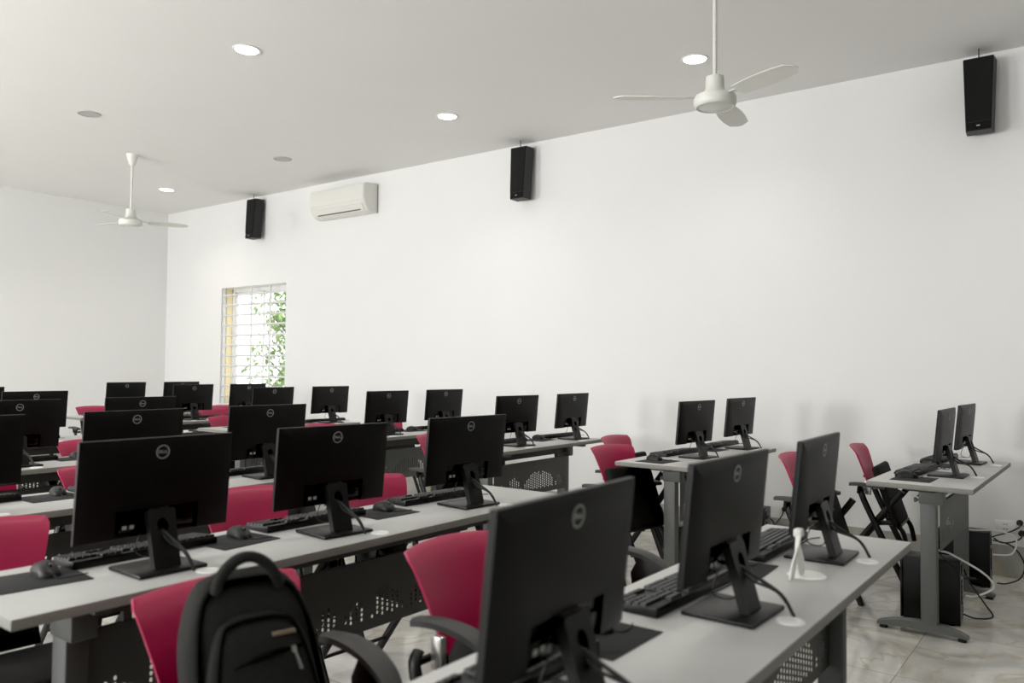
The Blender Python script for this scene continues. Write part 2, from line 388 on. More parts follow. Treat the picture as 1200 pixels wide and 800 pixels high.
# air conditioner
t = tag(empty('air_conditioner', (XW, 0, 0)), 'white split air conditioner unit mounted high on the side wall', 'air conditioner')
y0, y1 = 6.72, 7.66
prof = [(0, 3.14), (-0.09, 3.13), (-0.15, 3.15), (-0.205, 3.235), (-0.215, 3.26), (-0.215, 3.42), (-0.20, 3.455), (-0.17, 3.465), (0, 3.465)]
mb = MB(); mb.prism([(a, b) for a, b in prof], y0, y1, 'y', bev=0.004); mb.build('casing', M['ac'], t)
mb = MB(); mb.prism([(-0.2165, 3.262), (-0.221, 3.266), (-0.221, 3.425), (-0.206, 3.452), (-0.202, 3.451), (-0.2165, 3.42)], y0 + 0.012, y1 - 0.012, 'y'); mb.build('front_panel', M['ac'], t)
mb = MB(); mb.prism([(-0.158, 3.156), (-0.205, 3.227), (-0.209, 3.224), (-0.162, 3.152)], y0 + 0.05, y1 - 0.03, 'y'); mb.build('air_flap', M['ac'], t)
mb = MB(); mb.prism([(-0.168, 3.160), (-0.174, 3.169), (-0.1765, 3.167), (-0.170, 3.158)], y0 + 0.1, y1 - 0.1, 'y'); mb.build('air_slot', M['acdark'], t)
mb = MB(); mb.box(-0.005, 0, y0 - 0.003, y0 - 0.0005, 3.138, 3.467); mb.build('wall_mount', M['acdark'], t)

# ------------------------------------------------------------------ desks
def make_desk(L, x_legs, legmat, panelmat, ly, gx):
    """origin on the floor at the low-x end; y=0 is the monitor line; user sits on +y"""
    t = empty('computer_desk')
    D0, D1 = -0.198, 0.288
    mb = MB()
    bm = bmesh.new(); bmesh.ops.create_cube(bm, size=1)
    for v in bm.verts: v.co = Vector((L / 2 + v.co.x * L, (D0 + D1) / 2 + v.co.y * (D1 - D0), ZD - 0.0135 + v.co.z * 0.027))
    bmesh.ops.bevel(bm, geom=[e for e in bm.edges if abs(e.verts[0].co.z - e.verts[1].co.z) < 1e-5], offset=0.004, segments=2, profile=0.5, affect='EDGES')
    bm.faces.ensure_lookup_table()
    vs = [v.co[:] for v in bm.verts]; bm.verts.index_update()
    for f in bm.faces: mb.f.append([v.index for v in f.verts]); mb.mi.append(0 if f.normal.z > 0.5 else 1)
    mb.v = vs; bm.free()
    mb.build('tabletop', [M['top'], M['edge']], t)
    # rail/cable tray under the top
    mb = MB(); mb.box(x_legs[0] - 0.12, x_legs[1] + 0.12, -0.005, 0.13, ZD - 0.055, ZD - 0.027, bev=0.003)
    mb.box(x_legs[0] + 0.036, x_legs[1] - 0.036, -0.004, 0.004, ZD - 0.100, ZD - 0.0275); mb.box(x_legs[0] + 0.036, x_legs[1] - 0.036, 0.004, 0.11, ZD - 0.102, ZD - 0.097)
    mb.build('cable_tray', M['deskmetal'], t)
    # modesty panel with punched holes
    mb = MB(); px0, px1, pz0, pz1 = x_legs[0] + 0.03, x_legs[1] - 0.03, 0.435, 0.685
    cw, ch = 0.025, 0.0175
    nx = int((px1 - px0) / cw); cw = (px1 - px0) / nx
    gz0 = pz0 + 0.035; nz = 7; yp = 0.0
    QP = [0, 2, 4, 4, 3, 0, 1, 5, 6, 6, 5, 4, 2, 0, 3, 4, 5, 6, 7, 7, 7, 7, 6, 7, 7, 6, 6, 5, 4, 0, 2, 4, 5, 3]
    mb.box(px0, px1, yp, yp + 0.012, pz1 - 0.002, pz1)
    for i in range(nx):
        a, b = px0 + i * cw, px0 + (i + 1) * cw; c = (a + b) / 2; w, hh = 0.0046, 0.0064
        q = QP[i % len(QP)] if 1 < i < nx - 2 else 0
        z = gz0 + (ch / 2 if i % 2 else 0)
        mb.add([(a, yp, pz0), (b, yp, pz0), (b, yp, z), (a, yp, z)], [(0, 1, 2, 3)])
        for k in range(q):
            z0, z1 = z, z + ch; zc = (z0 + z1) / 2
            O = [(a, z0), (c, z0), (b, z0), (b, zc), (b, z1), (c, z1), (a, z1), (a, zc)]
            I = [(c - w * 0.8, zc - hh * 0.75), (c, zc - hh), (c + w * 0.8, zc - hh * 0.75), (c + w, zc), (c + w * 0.8, zc + hh * 0.75), (c, zc + hh), (c - w * 0.8, zc + hh * 0.75), (c - w, zc)]
            mb.add([(p[0], yp, p[1]) for p in O + I], [(j, (j + 1) % 8, 8 + (j + 1) % 8, 8 + j) for j in range(8)])
            z = z1
        mb.add([(a, yp, z), (b, yp, z), (b, yp, pz1), (a, yp, pz1)], [(0, 1, 2, 3)])
    mb.build('modesty_panel', M[panelmat], t, 0)
    for s_ in range(2):
        mb = MB(); xx = px0 + 0.12 if s_ == 0 else px1 - 0.12
        mb.box(xx - 0.012, xx + 0.012, 0.001, 0.02, 0.66, ZD - 0.05); mb.build('panel_bracket', M['deskmetal'], t)
    for i, xl in enumerate(x_legs):
        mb = MB()
        mb.box(xl - 0.03, xl + 0.03, ly + 0.005, ly + 0.083, 0.055, 0.70, bev=0.008)
        mb.box(xl - 0.034, xl + 0.034, ly - 0.03, ly + 0.088, 0.685, ZD - 0.027, bev=0.006)
        mb.box(xl - 0.014, xl + 0.034, -0.15, 0.165, ZD - 0.05, ZD - 0.0275, bev=0.004)
        leg = mb.build('leg', M[legmat], t)
        mb = MB()
        n = 12; vs = []; fs = []
        for j in range(n + 1):
            u = j / n; yy = -0.135 + 0.435 * u; top = 0.028 + 0.040 * math.sin(PI * min(1, max(0, u))) ** 0.7; w = 0.030 - 0.008 * abs(2 * u - 1)
            vs += [(xl - w, yy, 0.016 + 0.012 * math.sin(PI * u)), (xl - w, yy, top), (xl - w * 0.5, yy, top + 0.006), (xl + w * 0.5, yy, top + 0.006), (xl + w, yy, top), (xl + w, yy, 0.016 + 0.012 * math.sin(PI * u))]
        for j in range(n):
            for q in range(6): fs.append((j * 6 + q, j * 6 + (q + 1) % 6, (j + 1) * 6 + (q + 1) % 6, (j + 1) * 6 + q))
        fs += [tuple(range(6)), tuple(n * 6 + q for q in range(6))[::-1]]
        mb.add(vs, fs); mb.build('foot_beam', M[legmat], leg)
        for yy in (-0.105, 0.27):
            mb = MB(); mb.lathe([(0.02, 0.0), (0.022, 0.004), (0.018, 0.014), (0.008, 0.016), (0.008, 0.022)], 14, (xl, yy, 0)); mb.build('levelling_pad', M['rubber'], leg)
        mb = MB(); mb.lathe([(0.012, 0), (0.012, 0.012), (0.006, 0.014), (0.006, 0.03)], 10); k_ = mb.build('bracket_knob', M['column'], leg); k_.rotation_euler = (PI / 2, 0, 0); k_.location = (xl, 0.115, 0.70)
    for g in gx:
        mb = MB(); mb.lathe([(0.020, 0.0006), (0.022, 0.0035), (0.030, 0.003), (0.033, 0.0)], 24, (g, -0.148, ZD), cap=False); mb.lathe([(0.0, 0.0012), (0.0205, 0.0012)], 24, (g, -0.148, ZD), cap=False)
        mb.build('cable_grommet', M['white'], t)
    return t

ROWS = dict(A=0.735, B=2.151, C=3.476, D=4.839, E=6.287, F=7.596, G=8.855)
ORD = dict(A='front', B='second', C='third', D='fourth', E='fifth', F='sixth', G='last')
COLX = {1: 1.20, 2: 1.86, 3: 2.58, 4: 4.85, 5: 5.60}
LDX = 0.72; LL = 2.27; RDX = 4.44; RL = 1.50
ldesk = make_desk(LL, (0.22, LL - 0.22), 'shadedcolumn', 'deskmetal', -0.045, [1.235 - LDX, 1.885 - LDX, 2.60 - LDX])
rdesk = make_desk(RL, (0.275, RL - 0.24), 'column', 'litpanel', 0.0, [4.96 - RDX, 5.68 - RDX])
lt, rt_ = build_tree(ldesk), build_tree(rdesk)
LEFTX = dict(A=0.68, B=0.775, C=0.76, D=0.80, E=0.84, F=0.88, G=0.90)
RIGHTX = dict(A=4.44, B=4.33, C=4.15, D=4.15, E=4.10, F=4.08, G=4.05)
for i, r in enumerate(ROWS):
    o = ldesk if i == 0 else copy_tree(lt)
    o.location = (LEFTX[r], ROWS[r], 0)
    tag(o, 'long grey-topped computer desk in the %s row, away from the blank wall' % ORD[r], 'desk', 'long three-seat desks')
    o = rdesk if i == 0 else copy_tree(rt_)
    o.location = (RIGHTX[r], ROWS[r], 0)
    if r == 'A': o.rotation_euler = (0, 0, math.radians(-1.0))
    else: o.rotation_euler = (0, 0, 0)
    tag(o, 'short grey-topped two-seat computer desk by the wall, %s row' % ORD[r], 'desk', 'two-seat desks by the wall')

# ------------------------------------------------------------------ monitor
W, H, ZB, TILT = 0.443, 0.272, 0.907, math.radians(5.5)
def make_monitor():
    t = empty('computer_monitor')
    Tm = Matrix.Translation((0, 0, ZB - ZD)) @ Matrix.Rotation(TILT, 4, 'X')
    mb = MB()
    nw0, nw1, nh = -0.118, 0.118, 0.078
    out = [(-W / 2, 0), (nw0, 0), (nw0, nh), (nw1, nh), (nw1, 0), (W / 2, 0), (W / 2, H), (-W / 2, H)]
    ix, it = 0.040, 0.036
    inn = [(-W / 2 + ix, 0.004), (nw0, 0.004), (nw0, nh), (nw1, nh), (nw1, 0.004), (W / 2 - ix, 0.004), (W / 2 - ix, H - it), (-W / 2 + ix, H - it)]
    vs = [(u, 0.011, w) for u, w in out] + [(u, 0.002, w) for u, w in out] + [(u, -0.008, w) for u, w in inn]
    fs = [tuple(range(8)), tuple(range(16, 24))[::-1]]
    for a in (0, 8):
        for j in range(8): fs.append((a + j, a + (j + 1) % 8, a + 8 + (j + 1) % 8, a + 8 + j))
    mb.add([(Tm @ Vector(p))[:] for p in vs], fs)
    mb.box(-W / 2 + 0.001, W / 2 - 0.001, 0.0112, 0.017, 0.001, H - 0.001, bev=0.002, M4=Tm)
    mb.build('back_shell', M['plastic'], t, 20)
    mb = MB(); mb.box(nw0, nw1, 0.002, 0.0110, 0.003, nh, M4=Tm)
    mb.box(nw0 + 0.01, nw0 + 0.075, -0.004, 0.004, 0.018, 0.05, bev=0.002, M4=Tm); mb.box(nw1 - 0.06, nw1 - 0.01, -0.004, 0.004, 0.018, 0.05, bev=0.002, M4=Tm)
    mb.build('port_recess', M['gloss'], t)
    mb = MB(); mb.box(-W / 2 + 0.008, W / 2 - 0.008, 0.0171, 0.0176, 0.018, H - 0.008, M4=Tm); mb.build('screen', M['screen'], t)
    # ring emblem with lettering
    LM = Tm @ Matrix.Translation((0.0, -0.0084, H - 0.039)) @ Matrix.Rotation(PI / 2, 4, 'X')
    ring = curve_mesh([[(0.0195 * math.cos(a * PI / 24), 0.0195 * math.sin(a * PI / 24)) for a in range(48)], [(0.0165 * math.cos(a * PI / 24), 0.0165 * math.sin(a * PI / 24)) for a in range(48)]], 0.0004)
    mb = MB(); add_mesh(mb, ring, LM)
    # letters D L L with the slanted E between
    for ch, dx, rot in (('D', -0.0098, 0), ('E', -0.0024, 0.6), ('L', 0.0050, 0), ('L', 0.0106, 0)):
        add_mesh(mb, text_mesh(ch, 0.0118, 0.0003), LM @ Matrix.Translation((dx, 0, 0)) @ Matrix.Rotation(rot, 4, 'Z') @ Matrix.Scale(1.0, 4))
    mb.build('logo', M['logo'], t, 0)
    for dx in (-0.092, -0.072):
        mb = MB(); mb.box(dx - 0.006, dx + 0.006, -0.0046, -0.0042, 0.026, 0.036, M4=Tm); mb.build('sticker', M['sticker'], t, 0)
    # neck: leaning plate with an oval cable hole
    n0 = Vector((0, -0.062, 0.009)); n1 = Tm @ Vector((0, -0.010, 0.072))
    d = (n1 - n0); Ln = d.length; ang = math.atan2(d.y, d.z)
    ov = [(0.016 * math.cos(a * PI / 14), Ln - 0.048 + 0.022 * math.sin(a * PI / 14)) for a in range(28)]
    outl = [(-0.038, 0), (0.038, 0), (0.038, Ln * 0.6), (0.041, Ln - 0.006), (0.036, Ln), (-0.036, Ln), (-0.041, Ln - 0.006), (-0.038, Ln * 0.6)]
    nk = curve_mesh([outl, ov], 0.011)
    NM = Matrix.Translation(n0) @ Matrix.Rotation(-ang, 4, 'X') @ Matrix.Rotation(PI / 2, 4, 'X')
    mb = MB(); add_mesh(mb, nk, NM)
    mb.box(-0.03, 0.03, -0.012, 0.006, 0.045, 0.077, bev=0.003, M4=Tm)
    mb.build('neck', M['stand'], t, 30)
    mb = MB(); mb.box(-0.098, 0.098, -0.108, 0.068, 0.0005, 0.011, bev=0.004); mb.build('base', M['stand'], t)
    mb = MB()
    hole = n0 + d * ((Ln - 0.055) / Ln)
    mb.tube([hole + Vector((0.0, 0.05, 0.0)), hole + Vector((0, 0.0, 0)), hole + Vector((0.008, -0.035, -0.02)), (0.022, -0.125, 0.055), (0.032, -0.150, 0.009)], 0.0042, 7, smooth=5)
    mb.tube([hole + Vector((-0.005, 0.05, 0.0)), hole + Vector((-0.004, 0.0, -0.004)), hole + Vector((0.004, -0.03, -0.03)), (0.016, -0.12, 0.06), (0.030, -0.153, 0.009)], 0.0034, 7, smooth=5)
    mb.build('cable', M['cableb'], t)
    mb = MB(); mb.tube([Tm @ Vector((-0.045, -0.003, 0.015)), (-0.05, 0.01, 0.05), (-0.02, -0.03, 0.04), hole + Vector((-0.003, 0.0, -0.016))], 0.0017, 5, smooth=5)
    mb.build('thin_lead', M['cableb'], t)
    return t

# ------------------------------------------------------------------ keyboard, mouse, pad
def make_keyboard():
    t = empty('keyboard')
    mb = MB(); mb.prism([(-0.065, 0.0005), (0.065, 0.0005), (0.065, 0.024), (-0.062, 0.013), (-0.065, 0.011)], -0.22, 0.22, 'x', bev=0.002)
    mb.build('case', M['stand'], t)
    mb = MB()
    sl = math.atan2(0.011, 0.127)
    def keyblock(x0, cols, rows_, w=0.019):
        for r in rows_:
            yy = -0.050 + r * 0.0195
            for c in cols:
                x = x0 + c * w; zz = 0.0125 + (yy + 0.062) * math.tan(sl)
                mb.add([(x - w * .46, yy - .0088, zz), (x + w * .46, yy - .0088, zz), (x + w * .46, yy + .0088, zz + .0016), (x - w * .46, yy + .0088, zz + .0016),
                        (x - w * .38, yy - .0072, zz + .0075), (x + w * .38, yy - .0072, zz + .0075), (x + w * .38, yy + .0072, zz + .009), (x - w * .38, yy + .0072, zz + .009)],
                       [(4, 5, 6, 7), (0, 1, 5, 4), (1, 2, 6, 5), (2, 3, 7, 6), (3, 0, 4, 7)])
    # user sits at +y, so the deep side of the case faces the user: rows run from the user outward
    keyblock(-0.205, range(15), (1, 2, 3, 4)); keyblock(-0.205, (0, 1, 2, 9.5, 10.5, 11.5, 12.5, 13.5), (0,))
    keyblock(-0.205, range(14), (5.2,))
    mb.box(-0.148, -0.044, -0.058, -0.042, 0.0135, 0.021, bev=0.001)
    keyblock(0.092, range(3), (0, 3, 4, 5.2)); keyblock(0.153, range(4), (0, 1, 2, 3, 4))
    k = mb.build('keycaps', M['key'], t, 0); k['kind'] = 'stuff'
    mb = MB(); mb.tube([(0.0, 0.064, 0.010), (-0.03, 0.072, 0.004), (-0.12, 0.076, 0.003), (-0.2, 0.078, 0.003), (-0.24, 0.10, 0.003)], 0.0018, 5, smooth=5); mb.build('cable', M['cableb'], t)
    for o in kids(t):                    # keys face the user at +y
        o.rotation_euler = (0, 0, PI)
    return t
def make_mouse():
    t = empty('computer_mouse')
    mb = MB(); n, m = 14, 16; vs = []; fs = []
    for i in range(n + 1):
        u = i / n; yy = -0.056 + 0.112 * u
        w = 0.031 * (1 - abs(2 * u - 1) ** 3.2) ** 0.5 * (0.93 + 0.07 * math.cos(2 * PI * u)) + 0.0006
        hh = 0.034 * (math.sin(PI * (u * 0.86 + 0.05)) ** 0.75) + 0.001
        for j in range(m + 1):
            a = PI * j / m; vs.append((w * math.copysign(abs(math.cos(a)) ** 0.75, math.cos(a)), yy, 0.001 + hh * math.sin(a) ** 0.8))
    for i in range(n):
        for j in range(m): fs.append((i * (m + 1) + j, i * (m + 1) + j + 1, (i + 1) * (m + 1) + j + 1, (i + 1) * (m + 1) + j))
    for i in range(n): fs.append((i * (m + 1), (i + 1) * (m + 1), (i + 1) * (m + 1) + m, i * (m + 1) + m))
    mb.add(vs, fs); mb.build('shell', M['stand'], t, 60)
    mb = MB(); mb.box(-0.0035, 0.0035, -0.036, -0.018, 0.02, 0.0335, bev=0.0015); mb.build('scroll_wheel', M['gloss'], t)
    mb = MB(); mb.tube([(0, -0.055, 0.008), (0.004, -0.068, 0.003), (0.022, -0.078, 0.0025), (0.05, -0.078, 0.0025), (0.08, -0.072, 0.001)], 0.0017, 5, smooth=5); mb.build('cable', M['cableb'], t)
    return t
def make_pad():
    mb = MB(); mb.box(-0.108, 0.108, -0.095, 0.095, 0.0004, 0.0028, bev=0.0008)
    return mb.build('mouse_pad', M['mat'])

mon = make_monitor(); kb = make_keyboard(); ms = make_mouse(); pad = make_pad()
mt, kt, mst = build_tree(mon), build_tree(kb), build_tree(ms)
# station: row, column, x, y, yaw of the monitor
ST = [('A', 1, 1.130, .735, 2.0), ('A', 2, 1.833, .735, -1.2), ('A', 3, 2.549, .735, 1.5), ('A', 4, 4.932, .735, -1.1), ('A', 5, 5.700, .735, -3.5),
      ('B', 1, 1.218, 2.151, -1.3), ('B', 2, 1.852, 2.151, -6.0), ('B', 3, 2.565, 2.151, -5.4), ('B', 4, 4.861, 2.151, -5.7), ('B', 5, 5.633, 2.151, -4.6),
      ('C', 1, 1.179, 3.476, 0), ('C', 2, 1.855, 3.476, -1.4), ('C', 3, 2.556, 3.476, -3.9), ('C', 4, 4.712, 3.476, -6.5), ('C', 5, 5.460, 3.476, -0.8),
      ('D', 2, 1.922, 4.84, 0), ('D', 3, 2.622, 4.84, -2.4), ('D', 4, 4.741, 4.84, -4.5), ('D', 5, 5.454, 4.84, -4.8),
      ('E', 3, 2.610, 6.287, -0.9), ('E', 4, 4.683, 6.287, -1.7), ('E', 5, 5.369, 6.287, -3.1),
      ('F', 3, 2.680, 7.596, 0), ('F', 4, 4.671, 7.596, -1.0), ('F', 5, 5.325, 7.596, -1.2),
      ('G', 4, 4.624, 8.855, -0.4), ('G', 5, 5.291, 8.855, -0.7)]
PLACE = {1: 'at the far-from-aisle end of the long desk', 2: 'at the middle seat of the long desk', 3: 'at the aisle seat of the long desk',
         4: 'at the aisle seat of the wall desk', 5: 'at the wall seat of the wall desk'}
PAD = {('B', 1): (-.262, .112, -6), ('A', 4): (-.27, .10, -2), ('B', 4): (-.36, .085, -5), ('A', 2): (-.345, .14, 0)}
HIDE_KB = set(); HIDE_MS = {('A', 1), ('C', 1), ('F', 3)}
first = dict(m=True, k=True, s=True, p=True)
def use(key, proto, tree):
    if first[key]:
        first[key] = False; return proto
    return copy_tree(tree)
for r, c, x, y, yw in ST:
    where = '%s, %s row' % (PLACE[c], ORD[r])
    o = use('m', mon, mt); o.location = (x, y, ZD); o.rotation_euler = (0, 0, math.radians(yw))
    tag(o, 'black monitor ' + where, 'monitor', 'black monitors on the desks')
    jit = random.uniform(-3, 3)
    kx = {1: .06, 2: .06, 3: 0.02, 4: .11, 5: .10}[c]; ky = .155 if r == 'A' else .195
    if (r, c) not in HIDE_KB:
        o = use('k', kb, kt); o.location = (x + kx, y + ky, ZD); o.rotation_euler = (0, 0, math.radians(jit - 1))
        tag(o, 'black keyboard ' + where, 'keyboard', 'black keyboards on the desks')
    if (r, c) not in HIDE_MS:
        px, py, pr = PAD.get((r, c), (-.29 + random.uniform(-.02, .02), .12 + random.uniform(-.01, .02), random.uniform(-6, 4)))
        if c in (4, 5) and (r, c) not in PAD: px += .02
        if c == 3: px -= .05
        o = use('p', pad, (pad, [])); o.location = (x + px, y + py, ZD); o.rotation_euler = (0, 0, math.radians(pr))
        tag(o, 'thin black mouse pad ' + where, 'mouse pad', 'black mouse pads on the desks')
        mx, my = px + random.uniform(.02, .05), py + random.uniform(.03, .05)
        o = use('s', ms, mst); o.location = (x + mx, y + my, ZD + 0.0029); o.rotation_euler = (0, 0, math.radians(random.uniform(-12, 10)) + 0.0)
        tag(o, 'black computer mouse on its pad ' + where, 'mouse', 'black mice on their pads')

# ------------------------------------------------------------------ chairs
def make_chair(folded):
    t = empty('folding_chair')
    mb = MB(); nu, nv = 16, 14; vs = []; fs = []
    def bp(u, v, th):
        w = 0.138 + 0.064 * v ** 1.15
        if v > 0.94: w -= 0.010 * ((v - 0.94) / 0.06) ** 2
        if v < 0.06: w -= 0.010 * ((0.06 - v) / 0.06) ** 2
        lip = 0.018 * max(0, (v - 0.82) / 0.18) ** 2
        return (u * w, -0.095 + 0.085 * v + 0.018 * v * v + lip - 0.034 * u * u * (0.4 + 0.6 * v) + th, 0.605 + 0.283 * v - 0.010 * u * u * v)
    for th in (0.0, 0.011):
        for i in range(nv + 1):
            for j in range(nu + 1): vs.append(bp(2 * j / nu - 1, i / nv, th))
    K = (nu + 1) * (nv + 1)
    for i in range(nv):
        for j in range(nu):
            a = i * (nu + 1) + j; q = (a, a + 1, a + nu + 2, a + nu + 1); fs.append(q); fs.append(tuple(K + k for k in q)[::-1])
    rim = [j for j in range(nu + 1)] + [i * (nu + 1) + nu for i in range(1, nv + 1)] + [nv * (nu + 1) + j for j in range(nu - 1, -1, -1)] + [i * (nu + 1) for i in range(nv - 1, 0, -1)]
    for i in range(len(rim)): a, b = rim[i], rim[(i + 1) % len(rim)]; fs.append((b, a, K + a, K + b))
    mb.add(vs, fs); back = mb.build('backrest', M['red'], t, 50)
    for s_ in (-1, 1):
        mb = MB(); mb.box(s_ * 0.155 - 0.012, s_ * 0.155 + 0.012, -0.115, -0.075, 0.575, 0.665, bev=0.006); mb.build('back_bracket', M['chrome'], t)
        x = s_ * 0.215
        mb = MB(); mb.tube([(s_ * 0.19, -0.055, 0.625), (x, -0.065, 0.59), (x, -0.12, 0.46), (x, -0.33, 0.02)], 0.020, 10, smooth=4, sx=0.6)
        lg = mb.build('leg', M['blackframe'], t)
        mb = MB(); mb.tube([(x, -0.325, 0.03), (x, -0.338, 0.0)], [0.016, 0.019], 10); mb.build('rubber_foot', M['rubber'], lg)
        x2 = s_ * 0.190
        mb = MB(); mb.tube([(x2, -0.30, 0.62), (x2, -0.25, 0.55), (x2, 0.0, 0.22), (x2, 0.15, 0.02)], 0.020, 10, smooth=4, sx=0.6)
        lg = mb.build('leg', M['blackframe'], t)
        mb = MB(); mb.tube([(x2, 0.143, 0.03), (x2, 0.16, 0.0)], [0.016, 0.019], 10); mb.build('rubber_foot', M['rubber'], lg)
        mb = MB()
        if folded: path = [(0.0, .648), (-.06, .652), (-.14, .648), (-.205, .640)]; xo = 0.245
        else: path = [(-.09, .725), (-.17, .735), (-.26, .728), (-.33, .700), (-.365, .665)]; xo = 0.238
        P = catmull([Vector((s_ * xo, a, b)) for a, b in path], 4)
        vs = []; fs = []
        for i, p in enumerate(P):
            u = i / (len(P) - 1); w = 0.018 + 0.012 * math.sin(PI * min(1, u * 0.75 + 0.15)); h = 0.010
            vs += [(p.x - w, p.y, p.z - h), (p.x + w, p.y, p.z - h), (p.x + w, p.y, p.z + h * .5), (p.x + w * .6, p.y, p.z + h), (p.x - w * .6, p.y, p.z + h), (p.x - w, p.y, p.z + h * .5)]
        for i in range(len(P) - 1):
            for q in range(6): fs.append((i * 6 + q, i * 6 + (q + 1) % 6, (i + 1) * 6 + (q + 1) % 6, (i + 1) * 6 + q))
        fs += [tuple(range(6)), tuple((len(P) - 1) * 6 + q for q in range(6))[::-1]]
        mb.add(vs, fs); am = mb.build('armrest', M['arm'], t, 50)
        mb = MB()
        if folded: mb.tube([(s_ * 0.238, -0.06, 0.645), (s_ * 0.222, -0.05, 0.59)], 0.012, 8)
        else: mb.prism([(-0.345, 0.688), (-0.24, 0.722), (-0.205, 0.66), (-0.225, 0.52), (-0.31, 0.50)], s_ * 0.236 - 0.008, s_ * 0.236 + 0.008, 'x', bev=0.003)
        mb.build('armrest_post', M['blackframe'], am)
    for x, y, z, r in ((0.215, -0.052, 0.595, 0.011), (0.19, 0.09, 0.10, 0.009), (0.215, -0.135, 0.42, 0.009)):
        mb = MB(); mb.tube([(-x, y, z), (x, y, z)], r, 8); mb.build('crossbar', M['blackframe'], t)
    mb = MB()
    if folded:
        for s_ in (-1, 1): mb.tube([(s_ * 0.16, -0.16, 0.40), (s_ * 0.16, -0.24, 0.405), (s_ * 0.16, -0.30, 0.36), (s_ * 0.16, -0.325, 0.25)], 0.015, 8, smooth=4)
        mb.tube([(-0.16, -0.29, 0.395), (0.16, -0.29, 0.395)], 0.008, 8)
    else:
        for s_ in (-1, 1): mb.tube([(s_ * 0.17, -0.10, 0.44), (s_ * 0.17, -0.46, 0.445)], 0.012, 8)
        mb.tube([(-0.17, -0.44, 0.443), (0.17, -0.44, 0.443)], 0.008, 8)
    mb.build('seat_support', M['blackframe'], t)
    mb = MB()
    if folded: S4 = Matrix.Translation((0, -0.205, 0.575)) @ Matrix.Rotation(math.radians(-19), 4, 'X')
    else: S4 = Matrix.Translation((0, -0.285, 0.475)) @ Matrix.Rotation(math.radians(87), 4, 'X')
    mb.box(-0.205, 0.205, -0.022, 0.022, -0.20, 0.20, bev=0.02, M4=S4, seg=3); mb.build('seat', M['seat'], t, 60)
    mb = MB()
    if not folded:
        mb.prism([(-0.155, 0.49), (0.155, 0.49), (0.14, 0.615), (-0.14, 0.615)], -0.006, 0.006, 'y', bev=0.004, M4=Matrix.Translation((0, -0.088, 0)) @ Matrix.Translation((0, 0, .55)) @ Matrix.Rotation(math.radians(-8), 4, 'X') @ Matrix.Translation((0, 0, -.55)))
        mb.build('back_support', M['blackframe'], t)
    return t
ch_open = make_chair(False); ch_fold = make_chair(True)
ot, ft = build_tree(ch_open), build_tree(ch_fold)
CH = [  # x, y(back top), yaw deg, folded, label
 (1.095, 1.66, -8, 0, 'crimson-backed folding chair with the black backpack on its seat'),
 (1.775, 1.54, 0, 0, 'crimson folding chair with seat down, beside the backpack chair'),
 (2.325, 1.58, 0, 0, 'crimson folding chair mostly hidden behind the large blurred monitor'),
 (4.86, 1.54, -3, 1, 'crimson folding chair partly hidden behind the aisle-seat monitor of the front row'),
 (5.75, 1.38, 3, 1, 'crimson folding chair with flipped-up seat, side view by the front wall desk'),
 (1.03, 2.85, -3, 0, 'crimson chair behind the second row desk, beside the end monitor and its mouse'),
 (1.955, 2.81, -3, 0, 'crimson chair behind the second row desk, between its first two monitors'),
 (2.535, 2.69, -3, 0, 'crimson chair behind the second row desk, between middle and aisle monitors'),
 (4.56, 2.60, -12, 1, 'crimson folding chair with flipped-up seat, aisle end of the second row wall desk'),
 (5.22, 2.95, 0, 1, 'crimson chair back just behind the flipped-up chair of the second row wall desk'),
 (1.97, 4.02, 0, 0, 'crimson chair under the third row long desk, behind the big end monitor'),
 (2.52, 4.06, 0, 0, 'crimson chair at the third row long desk, nearly hidden under the aisle monitor'),
 (4.44, 4.03, 0, 1, 'crimson chair at the aisle end of the third row wall desk, beside the punched panel'),
 (2.56, 5.38, 0, 0, 'crimson chair at the aisle seat of the fourth row long desk'),
 (1.96, 5.38, 0, 0, 'crimson chair at the middle seat of the fourth row long desk'),
 (4.50, 5.43, 0, 1, 'crimson chair at the aisle seat of the fourth row wall desk, only its top showing'),
 (5.44, 5.57, 0, 1, 'crimson chair at the wall seat of the fourth row wall desk'),
 (4.62, 6.94, 0, 1, 'crimson chair at the aisle seat of the fifth row wall desk'),
 (5.28, 8.22, 0, 1, 'crimson chair at the wall seat of the sixth row wall desk below the window'),
 (5.78, 8.80, 0, 1, 'crimson chair standing just below the barred window'),
 (4.61, 9.58, 0, 1, 'crimson chair by the far wall behind the last row'),
]
u0 = u1 = True
for x, y, yw, fo, lab in CH:
    if fo: o = ch_fold if u0 else copy_tree(ft); u0 = False
    else: o = ch_open if u1 else copy_tree(ot); u1 = False
    o.location = (x, y, 0); o.rotation_euler = (0, 0, math.radians(yw))
    tag(o, lab, 'chair', 'crimson folding chairs')

